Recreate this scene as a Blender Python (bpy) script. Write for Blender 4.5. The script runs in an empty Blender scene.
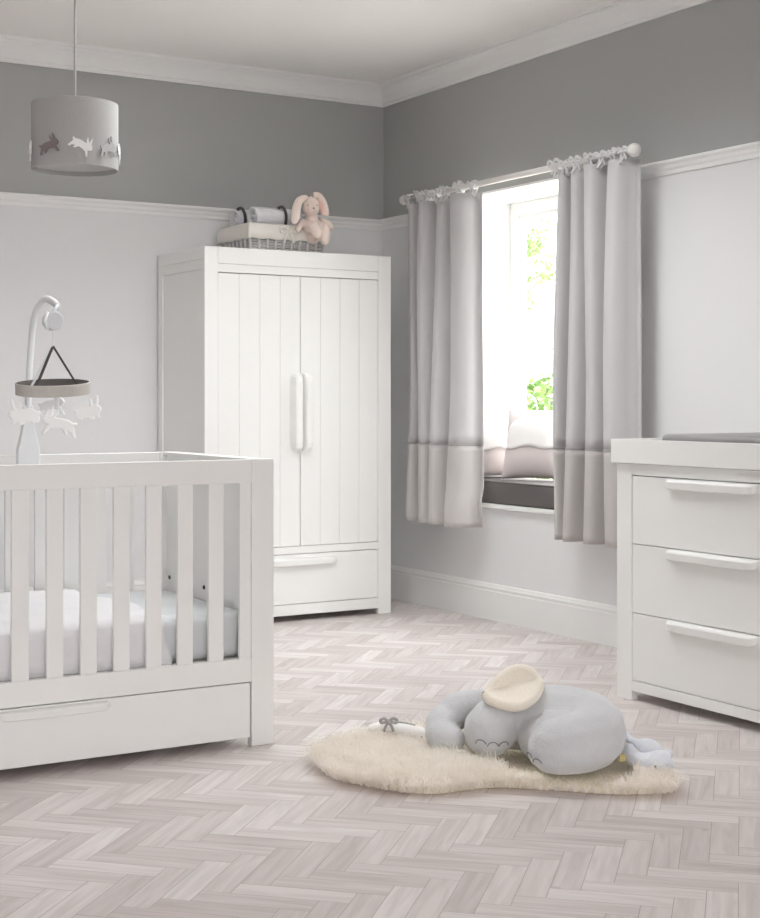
import bpy, bmesh, math, random
from mathutils import Vector, Matrix, noise
R = random.Random(7)
sc = bpy.context.scene
COL = sc.collection
PI = math.pi

# ------------------------------------------------------------------ camera
F, CX, HY, TH, CAMH = 1472.3, 380.0, 399.5, math.radians(31.18), 1.14
SN, CS = math.sin(TH), math.cos(TH)
cam = bpy.data.cameras.new('camera'); co = bpy.data.objects.new('camera', cam); COL.objects.link(co)
co.location = (0, 0, CAMH); co.rotation_euler = (PI/2, 0, -TH)
cam.sensor_fit = 'HORIZONTAL'; cam.sensor_width = 36.0
cam.lens = F/760*36.0
cam.shift_x = 0.0
cam.shift_y = -(459 - HY)/760
cam.clip_end = 200
sc.camera = co
sc.cycles.max_bounces = 14; sc.cycles.diffuse_bounces = 9

XW, YW, ZC = 4.447, 7.310, 2.958        # window wall, back wall, ceiling

# ------------------------------------------------------------------ materials
def lin(c):
    c = c/255.0
    return c/12.92 if c <= 0.04045 else ((c+0.055)/1.055)**2.4
def rgb(t): return (lin(t[0]), lin(t[1]), lin(t[2]), 1)
def mat(name, col, rough=0.6, nscale=8, namt=0.04, bump=0.0, bscale=60, sheen=0.0, spec=0.4, metal=0.0, coat=0.0):
    m = bpy.data.materials.new(name); m.use_nodes = True
    nt = m.node_tree; b = nt.nodes['Principled BSDF']
    tc = nt.nodes.new('ShaderNodeTexCoord')
    n = nt.nodes.new('ShaderNodeTexNoise'); n.inputs['Scale'].default_value = nscale; n.inputs['Detail'].default_value = 4
    nt.links.new(tc.outputs['Object'], n.inputs['Vector'])
    mx = nt.nodes.new('ShaderNodeMix'); mx.data_type = 'RGBA'
    c = rgb(col)
    mx.inputs['A'].default_value = tuple(min(1, v*(1-namt)) for v in c[:3])+(1,)
    mx.inputs['B'].default_value = tuple(min(1, v*(1+namt)) for v in c[:3])+(1,)
    nt.links.new(n.outputs['Fac'], mx.inputs['Factor'])
    nt.links.new(mx.outputs['Result'], b.inputs['Base Color'])
    b.inputs['Roughness'].default_value = rough
    b.inputs['Specular IOR Level'].default_value = spec
    b.inputs['Metallic'].default_value = metal
    if sheen: b.inputs['Sheen Weight'].default_value = sheen; b.inputs['Sheen Roughness'].default_value = .5
    if coat: b.inputs['Coat Weight'].default_value = coat
    if bump:
        n2 = nt.nodes.new('ShaderNodeTexNoise'); n2.inputs['Scale'].default_value = bscale; n2.inputs['Detail'].default_value = 3
        nt.links.new(tc.outputs['Object'], n2.inputs['Vector'])
        bp = nt.nodes.new('ShaderNodeBump'); bp.inputs['Strength'].default_value = bump; bp.inputs['Distance'].default_value = .01
        nt.links.new(n2.outputs['Fac'], bp.inputs['Height']); nt.links.new(bp.outputs['Normal'], b.inputs['Normal'])
    return m
M = {}
M['wall_white'] = mat('white_wall_paint', (230, 230, 231), .85, 3, .012, .05, 90)
M['wall_grey'] = mat('grey_wall_paint', (173, 174, 173), .85, 3, .015, .05, 90)
M['ceiling'] = mat('ceiling_paint', (249, 247, 245), .9, 2, .015)
M['trim'] = mat('white_gloss_trim', (238, 238, 237), .45, 5, .01)
M['furn'] = mat('white_lacquer', (238, 238, 236), .42, 6, .012, .03, 40, spec=.45)
M['groove'] = mat('groove_shadow_gap', (226, 226, 224), .6, 6, .02)
M['gap'] = mat('dark_gap', (120, 118, 115), .8, 6, .02)
M['wood_in'] = mat('pale_board', (200, 196, 190), .6, 6, .03)
M['bolt'] = mat('bolt_steel', (70, 68, 66), .4, 10, .05, metal=.6)
M['curtain'] = mat('pale_grey_curtain_cloth', (199, 197, 198), .85, 220, .05, .12, 400, sheen=.2)
M['curtain_band'] = mat('warm_grey_curtain_border', (194, 190, 188), .85, 220, .05, .12, 400, sheen=.2)
M['piping'] = mat('grey_piping', (172, 170, 170), .8, 80, .05)
M['tie'] = mat('curtain_tie_cloth', (222, 221, 222), .8, 120, .06, .1, 300)
M['rod'] = mat('white_curtain_rod', (236, 233, 230), .35, 8, .01)
M['seat_grey'] = mat('charcoal_seat_fabric', (104, 99, 98), .8, 150, .08, .15, 300)
M['seat_pipe'] = mat('seat_pipe', (200, 195, 190), .8, 60, .03)
M['pillow'] = mat('pillow_blush', (206, 196, 195), .85, 120, .03, .1, 250)
M['pillow_cloud'] = mat('pillow_cloud', (226, 223, 222), .85, 120, .02, .15, 200, sheen=.2)
M['stitch'] = mat('stitch_grey', (150, 147, 146), .8, 80, .03)
M['stitch_dark'] = mat('stitch_dark', (132, 130, 133), .8, 80, .03)
M['shade'] = mat('lampshade_linen', (182, 181, 180), .85, 160, .07, .12, 300)
M['cord'] = mat('lamp_cord', (178, 175, 172), .5, 20, .03)
M['felt_white'] = mat('felt_white', (252, 252, 251), .9, 60, .005, .1, 200, sheen=.2)
M['felt_grey'] = mat('felt_taupe', (138, 130, 130), .9, 60, .04)
M['felt_pale'] = mat('felt_speckled_grey', (178, 176, 176), .9, 300, .25)
M['mob_white'] = mat('mobile_white_plastic', (236, 238, 240), .35, 8, .01, spec=.5)
M['mob_knob'] = mat('mobile_grey_knob', (214, 216, 219), .35, 8, .02, spec=.5)
M['hoop_out'] = mat('mobile_hoop_fabric', (192, 187, 181), .85, 60, .06, .1, 200)
M['hoop_in'] = mat('mobile_hoop_inside', (104, 98, 96), .85, 60, .05)
M['ribbon'] = mat('charcoal_ribbon', (84, 80, 80), .7, 60, .05)
M['sheet'] = mat('grey_sheet', (206, 208, 210), .85, 30, .03, .1, 60)
M['quilt'] = mat('white_quilt', (222, 220, 223), .85, 30, .02, .2, 40)
M['wicker'] = mat('pale_wicker', (222, 220, 221), .7, 50, .06)
M['wicker_grey'] = mat('greyed_wicker', (205, 203, 202), .7, 50, .08)
M['liner'] = mat('cream_liner', (232, 228, 222), .85, 40, .02, .15, 90)
M['blanket'] = mat('printed_blanket', (228, 228, 232), .9, 26, .10, .2, 120)
M['plush_pink'] = mat('plush_pink', (238, 220, 210), .95, 60, .04, .35, 160, sheen=.4)
M['plush_pink_in'] = mat('plush_ear_lining', (226, 184, 174), .95, 60, .04, .2, 160, sheen=.3)
M['nose'] = mat('nose_stitch', (176, 140, 134), .8, 60, .04)
M['plush_grey'] = mat('plush_grey', (207, 208, 211), .95, 40, .04, .35, 140, sheen=.4)
M['plush_ear'] = mat('plush_cream', (240, 232, 218), .95, 40, .03, .35, 140, sheen=.4)
M['plush_pale'] = mat('plush_pale_blue', (226, 229, 236), .95, 40, .04, .3, 140, sheen=.4)
M['tag'] = mat('yellow_tag', (214, 198, 140), .8, 40, .1)
M['tag_pink'] = mat('pink_tag', (226, 204, 196), .8, 40, .06)
M['hide'] = mat('rug_hide', (240, 232, 212), .9, 30, .06)
M['fur'] = mat('sheepskin_fur', (255, 251, 245), .8, 14, .01)
_nt = M['fur'].node_tree; _b = _nt.nodes['Principled BSDF']; _t = _nt.nodes.new('ShaderNodeBsdfTranslucent'); _t.inputs['Color'].default_value = rgb((255, 252, 248))
_m = _nt.nodes.new('ShaderNodeMixShader'); _m.inputs['Fac'].default_value = .6
_nt.links.new(_b.outputs[0], _m.inputs[1]); _nt.links.new(_t.outputs[0], _m.inputs[2]); _nt.links.new(_m.outputs[0], _nt.nodes['Material Output'].inputs['Surface'])
M['change_mat'] = mat('grey_changing_mat', (152, 149, 150), .55, 30, .02)
M['bark'] = mat('bark', (150, 138, 124), .9, 10, .15)
M['leaf'] = mat('leaf_green', (98, 132, 50), .6, 3, .3)
M['leaf_pale'] = mat('leaf_pale', (136, 160, 98), .6, 3, .12)
M['pale_ground'] = mat('pale_bounce_ground', (226, 222, 216), .9, 6, .05)  # pale tone chosen for a neutral bounce into the window recess

def floor_mat():
    m = bpy.data.materials.new('herringbone_parquet'); m.use_nodes = True
    nt = m.node_tree; b = nt.nodes['Principled BSDF']
    uv = nt.nodes.new('ShaderNodeUVMap'); uv.uv_map = 'UVMap'
    at = nt.nodes.new('ShaderNodeAttribute'); at.attribute_name = 'plank'
    mp = nt.nodes.new('ShaderNodeMapping'); mp.inputs['Scale'].default_value = (2.2, 26, 1)
    nt.links.new(uv.outputs['UV'], mp.inputs['Vector'])
    gr = nt.nodes.new('ShaderNodeTexNoise'); gr.inputs['Scale'].default_value = 1.6; gr.inputs['Detail'].default_value = 5; gr.inputs['Distortion'].default_value = .7
    nt.links.new(mp.outputs['Vector'], gr.inputs['Vector'])
    base = nt.nodes.new('ShaderNodeValToRGB')
    cr = base.color_ramp
    cr.elements[0].position = 0; cr.elements[0].color = rgb((203, 193, 191))
    cr.elements[1].position = 1; cr.elements[1].color = rgb((226, 220, 218))
    e = cr.elements.new(.35); e.color = rgb((211, 202, 200))
    e = cr.elements.new(.7); e.color = rgb((217, 209, 207))
    nt.links.new(at.outputs['Fac'], base.inputs['Fac'])
    gcol = nt.nodes.new('ShaderNodeValToRGB')
    g = gcol.color_ramp
    g.elements[0].position = .28; g.elements[0].color = (.74, .72, .71, 1)
    g.elements[1].position = .62; g.elements[1].color = (1.0, 1.0, 1.0, 1)
    nt.links.new(gr.outputs['Fac'], gcol.inputs['Fac'])
    mul = nt.nodes.new('ShaderNodeMix'); mul.data_type = 'RGBA'; mul.blend_type = 'MULTIPLY'; mul.inputs['Factor'].default_value = .75
    nt.links.new(base.outputs['Color'], mul.inputs['A']); nt.links.new(gcol.outputs['Color'], mul.inputs['B'])
    # sparse knots
    mk = nt.nodes.new('ShaderNodeMapping'); mk.inputs['Scale'].default_value = (5, 16, 1)
    nt.links.new(uv.outputs['UV'], mk.inputs['Vector'])
    kn = nt.nodes.new('ShaderNodeTexNoise'); kn.inputs['Scale'].default_value = 1.0; kn.inputs['Detail'].default_value = 1
    nt.links.new(mk.outputs['Vector'], kn.inputs['Vector'])
    kr = nt.nodes.new('ShaderNodeValToRGB'); k = kr.color_ramp
    k.elements[0].position = .2; k.elements[0].color = (.6, .58, .56, 1)
    k.elements[1].position = .27; k.elements[1].color = (1, 1, 1, 1)
    nt.links.new(kn.outputs['Fac'], kr.inputs['Fac'])
    mul2 = nt.nodes.new('ShaderNodeMix'); mul2.data_type = 'RGBA'; mul2.blend_type = 'MULTIPLY'; mul2.inputs['Factor'].default_value = .6
    nt.links.new(mul.outputs['Result'], mul2.inputs['A']); nt.links.new(kr.outputs['Color'], mul2.inputs['B'])
    nt.links.new(mul2.outputs['Result'], b.inputs['Base Color'])
    b.inputs['Roughness'].default_value = .42
    b.inputs['Specular IOR Level'].default_value = .4
    bp = nt.nodes.new('ShaderNodeBump'); bp.inputs['Strength'].default_value = .06; bp.inputs['Distance'].default_value = .005
    nt.links.new(gr.outputs['Fac'], bp.inputs['Height']); nt.links.new(bp.outputs['Normal'], b.inputs['Normal'])
    return m
M['parquet'] = floor_mat()
M['joint'] = mat('parquet_joint', (156, 146, 143), .8, 10, .05)
def glass_mat():
    m = bpy.data.materials.new('window_glass'); m.use_nodes = True
    nt = m.node_tree; nt.nodes.remove(nt.nodes['Principled BSDF'])
    t = nt.nodes.new('ShaderNodeBsdfTransparent'); t.inputs['Color'].default_value = (.97, .98, .97, 1)
    g = nt.nodes.new('ShaderNodeBsdfGlossy'); g.inputs['Roughness'].default_value = .02
    mx = nt.nodes.new('ShaderNodeMixShader'); mx.inputs['Fac'].default_value = .05
    nt.links.new(t.outputs[0], mx.inputs[1]); nt.links.new(g.outputs[0], mx.inputs[2])
    nt.links.new(mx.outputs[0], nt.nodes['Material Output'].inputs['Surface'])
    return m
M['glass'] = glass_mat()

# ------------------------------------------------------------------ helpers
WLOC = {}
def root(name, label, cat, loc, group=None):
    o = bpy.data.objects.new(name, None); COL.objects.link(o)
    o.location = loc; o.empty_display_size = .05
    WLOC[o.name] = Vector(loc)
    tagit(o, label, cat, group)
    return o
def tagit(o, label, cat, group=None):
    o['label'] = label; o['category'] = cat
    if group: o['group'] = group
def obj(name, bm, m, parent=None, smooth=False, loc=None, bevel=0, seg=2, kind=None, label=None):
    """bm in world coordinates -> one mesh object (origin at the parent's origin, or at loc)"""
    me = bpy.data.meshes.new(name)
    o = bpy.data.objects.new(name, me); COL.objects.link(o)
    base = Vector((0, 0, 0))
    if parent is not None:
        base = WLOC[parent.name]; o.parent = parent; WLOC[o.name] = base
    elif loc is not None:
        base = Vector(loc); o.location = base; WLOC[o.name] = base
    else: WLOC[o.name] = base
    bmesh.ops.translate(bm, verts=bm.verts, vec=-base)
    bmesh.ops.recalc_face_normals(bm, faces=bm.faces)
    for f in bm.faces: f.smooth = smooth
    bm.to_mesh(me); bm.free()
    for mm in (m if isinstance(m, (list, tuple)) else [m]): me.materials.append(mm)
    if bevel:
        b = o.modifiers.new('bevel', 'BEVEL'); b.width = bevel; b.segments = seg; b.limit_method = 'ANGLE'; b.harden_normals = False
        for p in me.polygons: p.use_smooth = False
    if kind: o['kind'] = kind
    if label: o['label'] = label
    return o
def NB(): return bmesh.new()
def box(bm, x0, x1, y0, y1, z0, z1, mi=0):
    vs = [bm.verts.new(p) for p in ((x0,y0,z0),(x1,y0,z0),(x1,y1,z0),(x0,y1,z0),(x0,y0,z1),(x1,y0,z1),(x1,y1,z1),(x0,y1,z1))]
    for q in ((0,3,2,1),(4,5,6,7),(0,1,5,4),(1,2,6,5),(2,3,7,6),(3,0,4,7)):
        f = bm.faces.new([vs[i] for i in q]); f.material_index = mi
    return bm
def bx(*a): return box(NB(), *a)
def prism(bm, pts, p0, p1, axis_pts, mi=0):
    """pts: 2D profile list; axis_pts(p, t) -> 3D point for t=p0, p1"""
    A = [bm.verts.new(axis_pts(p, p0)) for p in pts]; B = [bm.verts.new(axis_pts(p, p1)) for p in pts]
    n = len(pts)
    for i in range(n):
        f = bm.faces.new((A[i], A[(i+1) % n], B[(i+1) % n], B[i])); f.material_index = mi
    f = bm.faces.new(A); f.material_index = mi
    f = bm.faces.new(B[::-1]); f.material_index = mi
    return bm
def crom(P, n=12):
    P = [Vector(p) for p in P]
    Q = [P[0]*2-P[1]] + P + [P[-1]*2-P[-2]] if False else [P[0]] + P + [P[-1]]
    out = []
    for i in range(1, len(Q)-2):
        for k in range(n):
            t = k/n; a, b, c, d = Q[i-1], Q[i], Q[i+1], Q[i+2]
            out.append(.5*((2*b)+(c-a)*t+(2*a-5*b+4*c-d)*t*t+(3*b-a-3*c+d)*t**3))
    out.append(P[-1].copy())
    return out
def tube(bm, pts, r, seg=10, cap=True, flat=None, mi=0):
    """sweep a circle (or ellipse flat=(axis vector, ratio)) along pts; r number or list"""
    pts = [Vector(p) for p in pts]; n = len(pts)
    rr = r if isinstance(r, (list, tuple)) else [r]*n
    rings = []; up = None
    for i, p in enumerate(pts):
        t = (pts[min(i+1, n-1)]-pts[max(i-1, 0)])
        if t.length < 1e-9: t = Vector((0, 0, 1))
        t.normalize()
        if up is None:
            up = Vector((0, 0, 1)) if abs(t.z) < .9 else Vector((1, 0, 0))
        s = t.cross(up)
        if s.length < 1e-6: s = t.cross(Vector((0, 1, 0)))
        s.normalize(); u = s.cross(t).normalized(); up = u
        ring = []
        for k in range(seg):
            a = 2*PI*k/seg
            d = s*math.cos(a)*rr[i]+u*math.sin(a)*rr[i]
            if flat: d = d-flat[0]*(d.dot(flat[0]))*(1-flat[1])
            ring.append(bm.verts.new(p+d))
        rings.append(ring)
    for i in range(n-1):
        for k in range(seg):
            f = bm.faces.new((rings[i][k], rings[i][(k+1) % seg], rings[i+1][(k+1) % seg], rings[i+1][k])); f.material_index = mi
    if cap:
        f = bm.faces.new(rings[0][::-1]); f.material_index = mi
        f = bm.faces.new(rings[-1]); f.material_index = mi
    return bm
def ring(bm, c, r, rt, axis='y', seg=20, n=8):
    pts = []
    for k in range(seg+1):
        a = 2*PI*k/seg
        ca, sa = math.cos(a)*r, math.sin(a)*r
        pts.append(Vector(c)+Vector({'y': (ca, 0, sa), 'x': (0, ca, sa), 'z': (ca, sa, 0)}[axis]))
    return tube(bm, pts, rt, n, cap=False)
def ball(bm, c, r, scale=(1, 1, 1), sub=2, rot=None):
    mt = Matrix.Translation(Vector(c)) @ (rot.to_4x4() if rot else Matrix.Identity(4)) @ Matrix.Diagonal((r*scale[0], r*scale[1], r*scale[2], 1))
    bmesh.ops.create_icosphere(bm, subdivisions=sub, radius=1, matrix=mt)
    return bm
def lathe(bm, prof, c, seg=40, closed=False):
    rings = []
    for (r, z) in prof:
        rings.append([bm.verts.new((c[0]+r*math.cos(2*PI*k/seg), c[1]+r*math.sin(2*PI*k/seg), c[2]+z)) for k in range(seg)])
    N = len(rings)
    for i in range(N if closed else N-1):
        a, b = rings[i], rings[(i+1) % N]
        for k in range(seg): bm.faces.new((a[k], a[(k+1) % seg], b[(k+1) % seg], b[k]))
    return bm
def chain(bm, P, n=10):
    """P: list of (x,y,z,r): dense spheres along a smooth path"""
    pp = crom([Vector((p[0], p[1], p[2])) for p in P], n); rr = crom([Vector((p[3], 0, 0)) for p in P], n)
    for p, r in zip(pp, rr): ball(bm, p, max(r.x, .002), sub=2)
    return bm
def soft(o, voxel, it=8):
    m = o.modifiers.new('remesh', 'REMESH'); m.mode = 'VOXEL'; m.voxel_size = voxel; m.use_smooth_shade = True
    s = o.modifiers.new('smooth', 'SMOOTH'); s.factor = .5; s.iterations = it
    return o
def subd(o, lv=2):
    s = o.modifiers.new('sub', 'SUBSURF'); s.levels = lv; s.render_levels = lv
    for p in o.data.polygons: p.use_smooth = True
    return o
def rabbit(leap=True):
    if leap:
        return [(1,.45),(.93,.6),(.86,.66),(.83,.8),(.78,1.0),(.74,.8),(.745,.68),(.66,.78),(.56,.93),(.58,.74),(.64,.62),(.5,.62),(.35,.64),(.2,.62),(.08,.57),(-.04,.62),(-.06,.52),(.02,.46),(-.04,.3),(-.12,.12),(-.02,.1),(.06,.24),(.2,.28),(.14,.14),(.24,.16),(.36,.3),(.55,.28),(.72,.22),(.84,.02),(.93,.0),(.88,.16),(.8,.34),(.92,.36)]
    return [(1,.42),(.97,.56),(.86,.62),(.9,.8),(.88,1.05),(.8,.95),(.76,.7),(.68,.62),(.66,.8),(.6,.92),(.55,.76),(.58,.58),(.42,.62),(.22,.6),(.06,.48),(-.02,.5),(-.05,.4),(.01,.33),(.0,.2),(.06,.08),(.24,.06),(.3,.14),(.5,.12),(.6,.04),(.72,.06),(.7,.16),(.84,.12),(.94,.1),(.9,.26)]
def flat_shape(bm, pts, origin, ux, uz, th):
    """extrude a 2D outline (in ux, uz, both scaled vectors) by th along the normal"""
    ux, uz = Vector(ux), Vector(uz); n = ux.cross(uz).normalized()*th
    o = Vector(origin)
    return prism(bm, pts, 0, 1, lambda p, t: o+ux*(p[0]-.5)+uz*(p[1]-.4)+n*(t-.5))
def bow(bm, c, ux, uz, s, r=.004):
    """ribbon bow: two loops and two tails; s = half width"""
    c, ux, uz = Vector(c), Vector(ux), Vector(uz); nn = ux.cross(uz)
    for sg in (-1, 1):
        loop = [c, c+ux*sg*s*.5+uz*s*.45+nn*s*.15, c+ux*sg*s+uz*s*.25+nn*s*.05, c+ux*sg*s*.9-uz*s*.1, c+ux*sg*s*.45-uz*s*.05, c]
        tube(bm, crom(loop, 5), r, 6, flat=(nn.normalized(), .5))
        tail = [c, c+ux*sg*s*.35-uz*s*.5, c+ux*sg*s*.6-uz*s*1.2]
        tube(bm, crom(tail, 4), r*.9, 6, flat=(nn.normalized(), .5))
    ball(bm, c, r*1.7, sub=1)
    return bm

# ------------------------------------------------------------------ room shell
def struct(name, bm, m, loc=(0, 0, 0), **k):
    return obj(name, bm, m, None, loc=loc, kind='structure', **k)
X0, Y0 = -1.6, -4.0
def build_floor():
    bm = NB(); uvl = bm.loops.layers.uv.new('UVMap'); pl = bm.verts.layers.float.new('plank')
    box(bm, X0, XW+.36, Y0, YW+.1, -.06, -.0015, 1)
    W = .0712; n = 4; g = .0006/W*1.0
    uo = Vector((1, 1)).normalized(); vo = Vector((1, -1)).normalized()
    a = (240.5-CX)/F; b_ = (HY-883.4)/F; t = -CAMH/b_
    ox, oy = (a*CS+SN)*t, (-a*SN+CS)*t
    def P(u, v): return (ox+(uo.x*u+vo.x*v)*W, oy+(uo.y*u+vo.y*v)*W)
    rr = random.Random(3)
    for i in range(-160, 161):
        for j in range(-45, 46):
            u0, v0 = i+n*j, i-n*j
            for kind in (0, 1):
                q = [(u0+g, v0+g), (u0+n-g, v0+g), (u0+n-g, v0+1-g), (u0+g, v0+1-g)] if kind == 0 else [(u0+g, v0+1+g), (u0+1-g, v0+1+g), (u0+1-g, v0+n+1-g), (u0+g, v0+n+1-g)]
                w = [P(*p) for p in q]
                mx, my = sum(p[0] for p in w)/4, sum(p[1] for p in w)/4
                if mx < .2 or mx > XW+.22 or my < 1.2 or my > YW+.22: continue
                vs = [bm.verts.new((p[0], p[1], 0)) for p in w]
                rv = rr.random()
                for v in vs: v[pl] = rv
                f = bm.faces.new(vs); f.material_index = 0
                su, sv = rr.random()*50, rr.random()*50
                L = n*W
                uvs = [(su, sv), (su+L, sv), (su+L, sv+W), (su, sv+W)] if kind == 0 else [(su, sv+W), (su, sv), (su+L, sv), (su+L, sv+W)]
                for l, c in zip(f.loops, uvs): l[uvl].uv = c
    # plain boards where the camera never looks
    me = bpy.data.meshes.new('floor'); bm.normal_update()
    for f in bm.faces:
        if f.material_index == 0 and f.normal.z < 0: f.normal_flip()
    bm.to_mesh(me); bm.free()
    me.materials.append(M['parquet']); me.materials.append(M['joint'])
    o = bpy.data.objects.new('floor', me); COL.objects.link(o); o['kind'] = 'structure'
build_floor()
KX0, KX1, KY0, KY1 = 1.95, 3.5, 4.3, 5.5          # unseen roof light, added to bring daylight onto the wardrobe end
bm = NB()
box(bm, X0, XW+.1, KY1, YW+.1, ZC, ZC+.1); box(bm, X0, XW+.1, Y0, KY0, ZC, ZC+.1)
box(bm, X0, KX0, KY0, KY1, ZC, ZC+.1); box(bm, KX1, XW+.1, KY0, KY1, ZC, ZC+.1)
struct('ceiling', bm, M['ceiling'])
ZR = 2.180                                # paint boundary, top of the picture rail
bm = NB(); box(bm, X0, XW+.1, YW, YW+.12, 0, ZR-.02, 0); box(bm, X0, XW+.1, YW, YW+.12, ZR-.02, ZC, 1)
struct('wall_back', bm, [M['wall_white'], M['wall_grey']])
bm = NB(); box(bm, X0-.12, X0, .5, YW+.12, 0, ZR-.02, 0); box(bm, X0-.12, X0, .5, YW+.12, ZR-.02, ZC, 1)
struct('wall_left', bm, [M['wall_white'], M['wall_grey']])
WY0, WY1, WZ0, WZ1, RD = 5.33, 6.56, .601, 2.212, .35     # window recess
bm = NB()
TW = RD+.1
YN = Y0
box(bm, XW, XW+TW, YN, WY0, 0, ZR-.02, 0); box(bm, XW, XW+TW, YN, WY0, ZR-.02, ZC, 1)
box(bm, XW, XW+TW, WY1, YW, 0, ZR-.02, 0); box(bm, XW, XW+TW, WY1, YW, ZR-.02, ZC, 1)
box(bm, XW, XW+TW, WY0, WY1, 0, WZ0-.02, 0); box(bm, XW, XW+TW, WY0, WY1, WZ1+.012, ZC, 1)
struct('wall_right', bm, [M['wall_white'], M['wall_grey']])
# white lining of the window recess
bm = NB()
box(bm, XW+.001, XW+RD, WY1-.012, WY1+.004, WZ0, WZ1); box(bm, XW+.001, XW+RD, WY0-.004, WY0+.012, WZ0, WZ1); box(bm, XW+.001, XW+RD, WY0, WY1, WZ1, WZ1+.014)
struct('trim_1', bm, M['trim'])
struct('trim_2', bx(XW-.028, XW+RD, WY0-.03, WY1+.03, WZ0-.024, WZ0), M['trim'], bevel=.005)     # window board
# baseboards: plain board with a moulded top
BP = [(0,0),(.018,0),(.018,.148),(.0145,.152),(.0145,.158),(.017,.162),(.017,.168),(.011,.176),(.009,.182),(.004,.187),(0,.188)]
struct('baseboard_right', prism(NB(), BP, YN, YW, lambda p, t: Vector((XW-p[0], t, p[1]))), M['trim'])
struct('baseboard_back', prism(NB(), BP, X0, XW, lambda p, t: Vector((t, YW-p[0], p[1]))), M['trim'])
# picture rail
RP = [(0,-.062),(.008,-.062),(.010,-.045),(.016,-.036),(.018,-.024),(.024,-.018),(.030,-.012),(.030,-.003),(.026,0),(0,0)]
rz = ZR
bm = prism(NB(), RP, YN, WY0-.0, lambda p, t: Vector((XW-p[0], t, rz+.012+p[1]))); prism(bm, RP, WY1, YW, lambda p, t: Vector((XW-p[0], t, rz+.004+p[1])))
struct('trim_3', bm, M['trim'])
struct('trim_4', prism(NB(), RP, X0, XW, lambda p, t: Vector((t, YW-p[0], rz+p[1]))), M['trim'])
# cornice
CP = [(0,-.122),(.012,-.122),(.014,-.108),(.020,-.104),(.022,-.085),(.028,-.060),(.038,-.040),(.052,-.026),(.054,-.018),(.064,-.016),(.066,0),(0,0)]
struct('trim_5', prism(NB(), CP, YN, YW, lambda p, t: Vector((XW-p[0], t, ZC+p[1]))), M['trim'])
struct('trim_6', prism(NB(), CP, X0, XW, lambda p, t: Vector((t, YW-p[0], ZC+p[1]))), M['trim'])

# window
wx = XW+RD
w = root('window_1', 'white framed window deep in the recess behind the curtains', 'window', (wx, (WY0+WY1)/2, WZ0)); w['kind'] = 'structure'
bm = NB()
a0, a1, c0, c1 = WY0+.012, WY1-.012, WZ0, WZ1-.0
fw = .062
box(bm, wx, wx+.06, a0, a0+fw, c0, c1); box(bm, wx, wx+.06, a1-fw, a1, c0, c1); box(bm, wx, wx+.06, a0+fw, a1-fw, c0, c0+fw); box(bm, wx, wx+.06, a0+fw, a1-fw, c1-fw-.01, c1)
obj('window_frame', bm, M['trim'], w, bevel=.004)
bm = NB()
b0, b1, d0, d1 = a0+fw, a1-fw, c0+fw, c1-fw-.01
s = .026
box(bm, wx+.015, wx+.05, b0, b0+s, d0, d1); box(bm, wx+.015, wx+.05, b1-s, b1, d0, d1); box(bm, wx+.015, wx+.05, b0+s, b1-s, d0, d0+s); box(bm, wx+.015, wx+.05, b0+s, b1-s, d1-s, d1)
obj('sash', bm, M['trim'], w, bevel=.003)
obj('pane', bx(wx+.03, wx+.034, b0+s, b1-s, d0+s, d1-s), M['glass'], w)

w = root('added_roof_light', 'white framed roof light added out of view to brighten the room', 'window', ((KX0+KX1)/2, (KY0+KY1)/2, ZC)); w['kind'] = 'structure'
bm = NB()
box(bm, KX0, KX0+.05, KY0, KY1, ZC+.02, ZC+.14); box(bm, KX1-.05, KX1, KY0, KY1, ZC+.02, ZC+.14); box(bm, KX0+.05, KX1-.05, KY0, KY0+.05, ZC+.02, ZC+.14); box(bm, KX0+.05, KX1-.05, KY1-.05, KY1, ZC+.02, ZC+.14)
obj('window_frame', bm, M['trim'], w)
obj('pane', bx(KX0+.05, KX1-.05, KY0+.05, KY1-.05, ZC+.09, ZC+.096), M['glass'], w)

# ------------------------------------------------------------------ wardrobe
WX0, WX1, WF, WB = 3.035, 4.12, 6.695, 7.288
wd = root('wardrobe', 'tall white two-door wardrobe with a drawer below, standing in the corner', 'wardrobe', ((WX0+WX1)/2, (WF+WB)/2, 0))
T = 1.902
fy = WF
bm = NB()
# side panels with recessed field
for (xa, xb, sg) in ((WX0, WX0+.03, 1), (WX1-.03, WX1, -1)):
    xi0, xi1 = (xa+.008, xb) if sg == 1 else (xa, xb-.008)
    box(bm, xi0, xi1, fy+.02, WB-.05, .06, T-.1118)                       # field
    box(bm, xa, xb, WB-.055, WB, 0, T-.0605)                              # rear stile
    box(bm, xa, xb, fy+.0302, WB-.0555, T-.112, T-.0625); box(bm, xa+.004*sg if sg == 1 else xa, xb if sg == 1 else xb-.004, fy+.0305, WB-.056, T-.07, T-.0602)                    # rail
    box(bm, xa, xb, fy+.0302, WB-.0555, .03, .11)
box(bm, WX0, WX1, fy+.0302, WB, T-.060, T)                                # top board
box(bm, WX0, WX0+.073, fy, fy+.03, 0, T); box(bm, WX1-.079, WX1, fy, fy+.03, 0, T)
box(bm, WX0+.073, WX1-.079, fy, fy+.03, 1.819, T)                       # top fascia
box(bm, WX0+.073, WX1-.079, fy+.003, fy+.03, 1.776, 1.816); box(bm, WX0+.073, WX1-.079, fy+.008, fy+.0298, 1.81, 1.825)
box(bm, WX0+.073, WX1-.079, fy+.001, fy+.03, .347, .384)
box(bm, WX0+.073, WX1-.079, fy+.001, fy+.03, .032, .087)
box(bm, WX0+.03, WX1-.03, WB-.012, WB-.004, .05, T-.06)                  # back board
box(bm, WX0+.03, WX1-.03, fy+.03, WB-.02, .06, .085)                      # bottom board
obj('carcass', bm, M['furn'], wd, bevel=.0022)
dx0, dx1, dm = WX0+.073, WX1-.079, 3.5735
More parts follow.
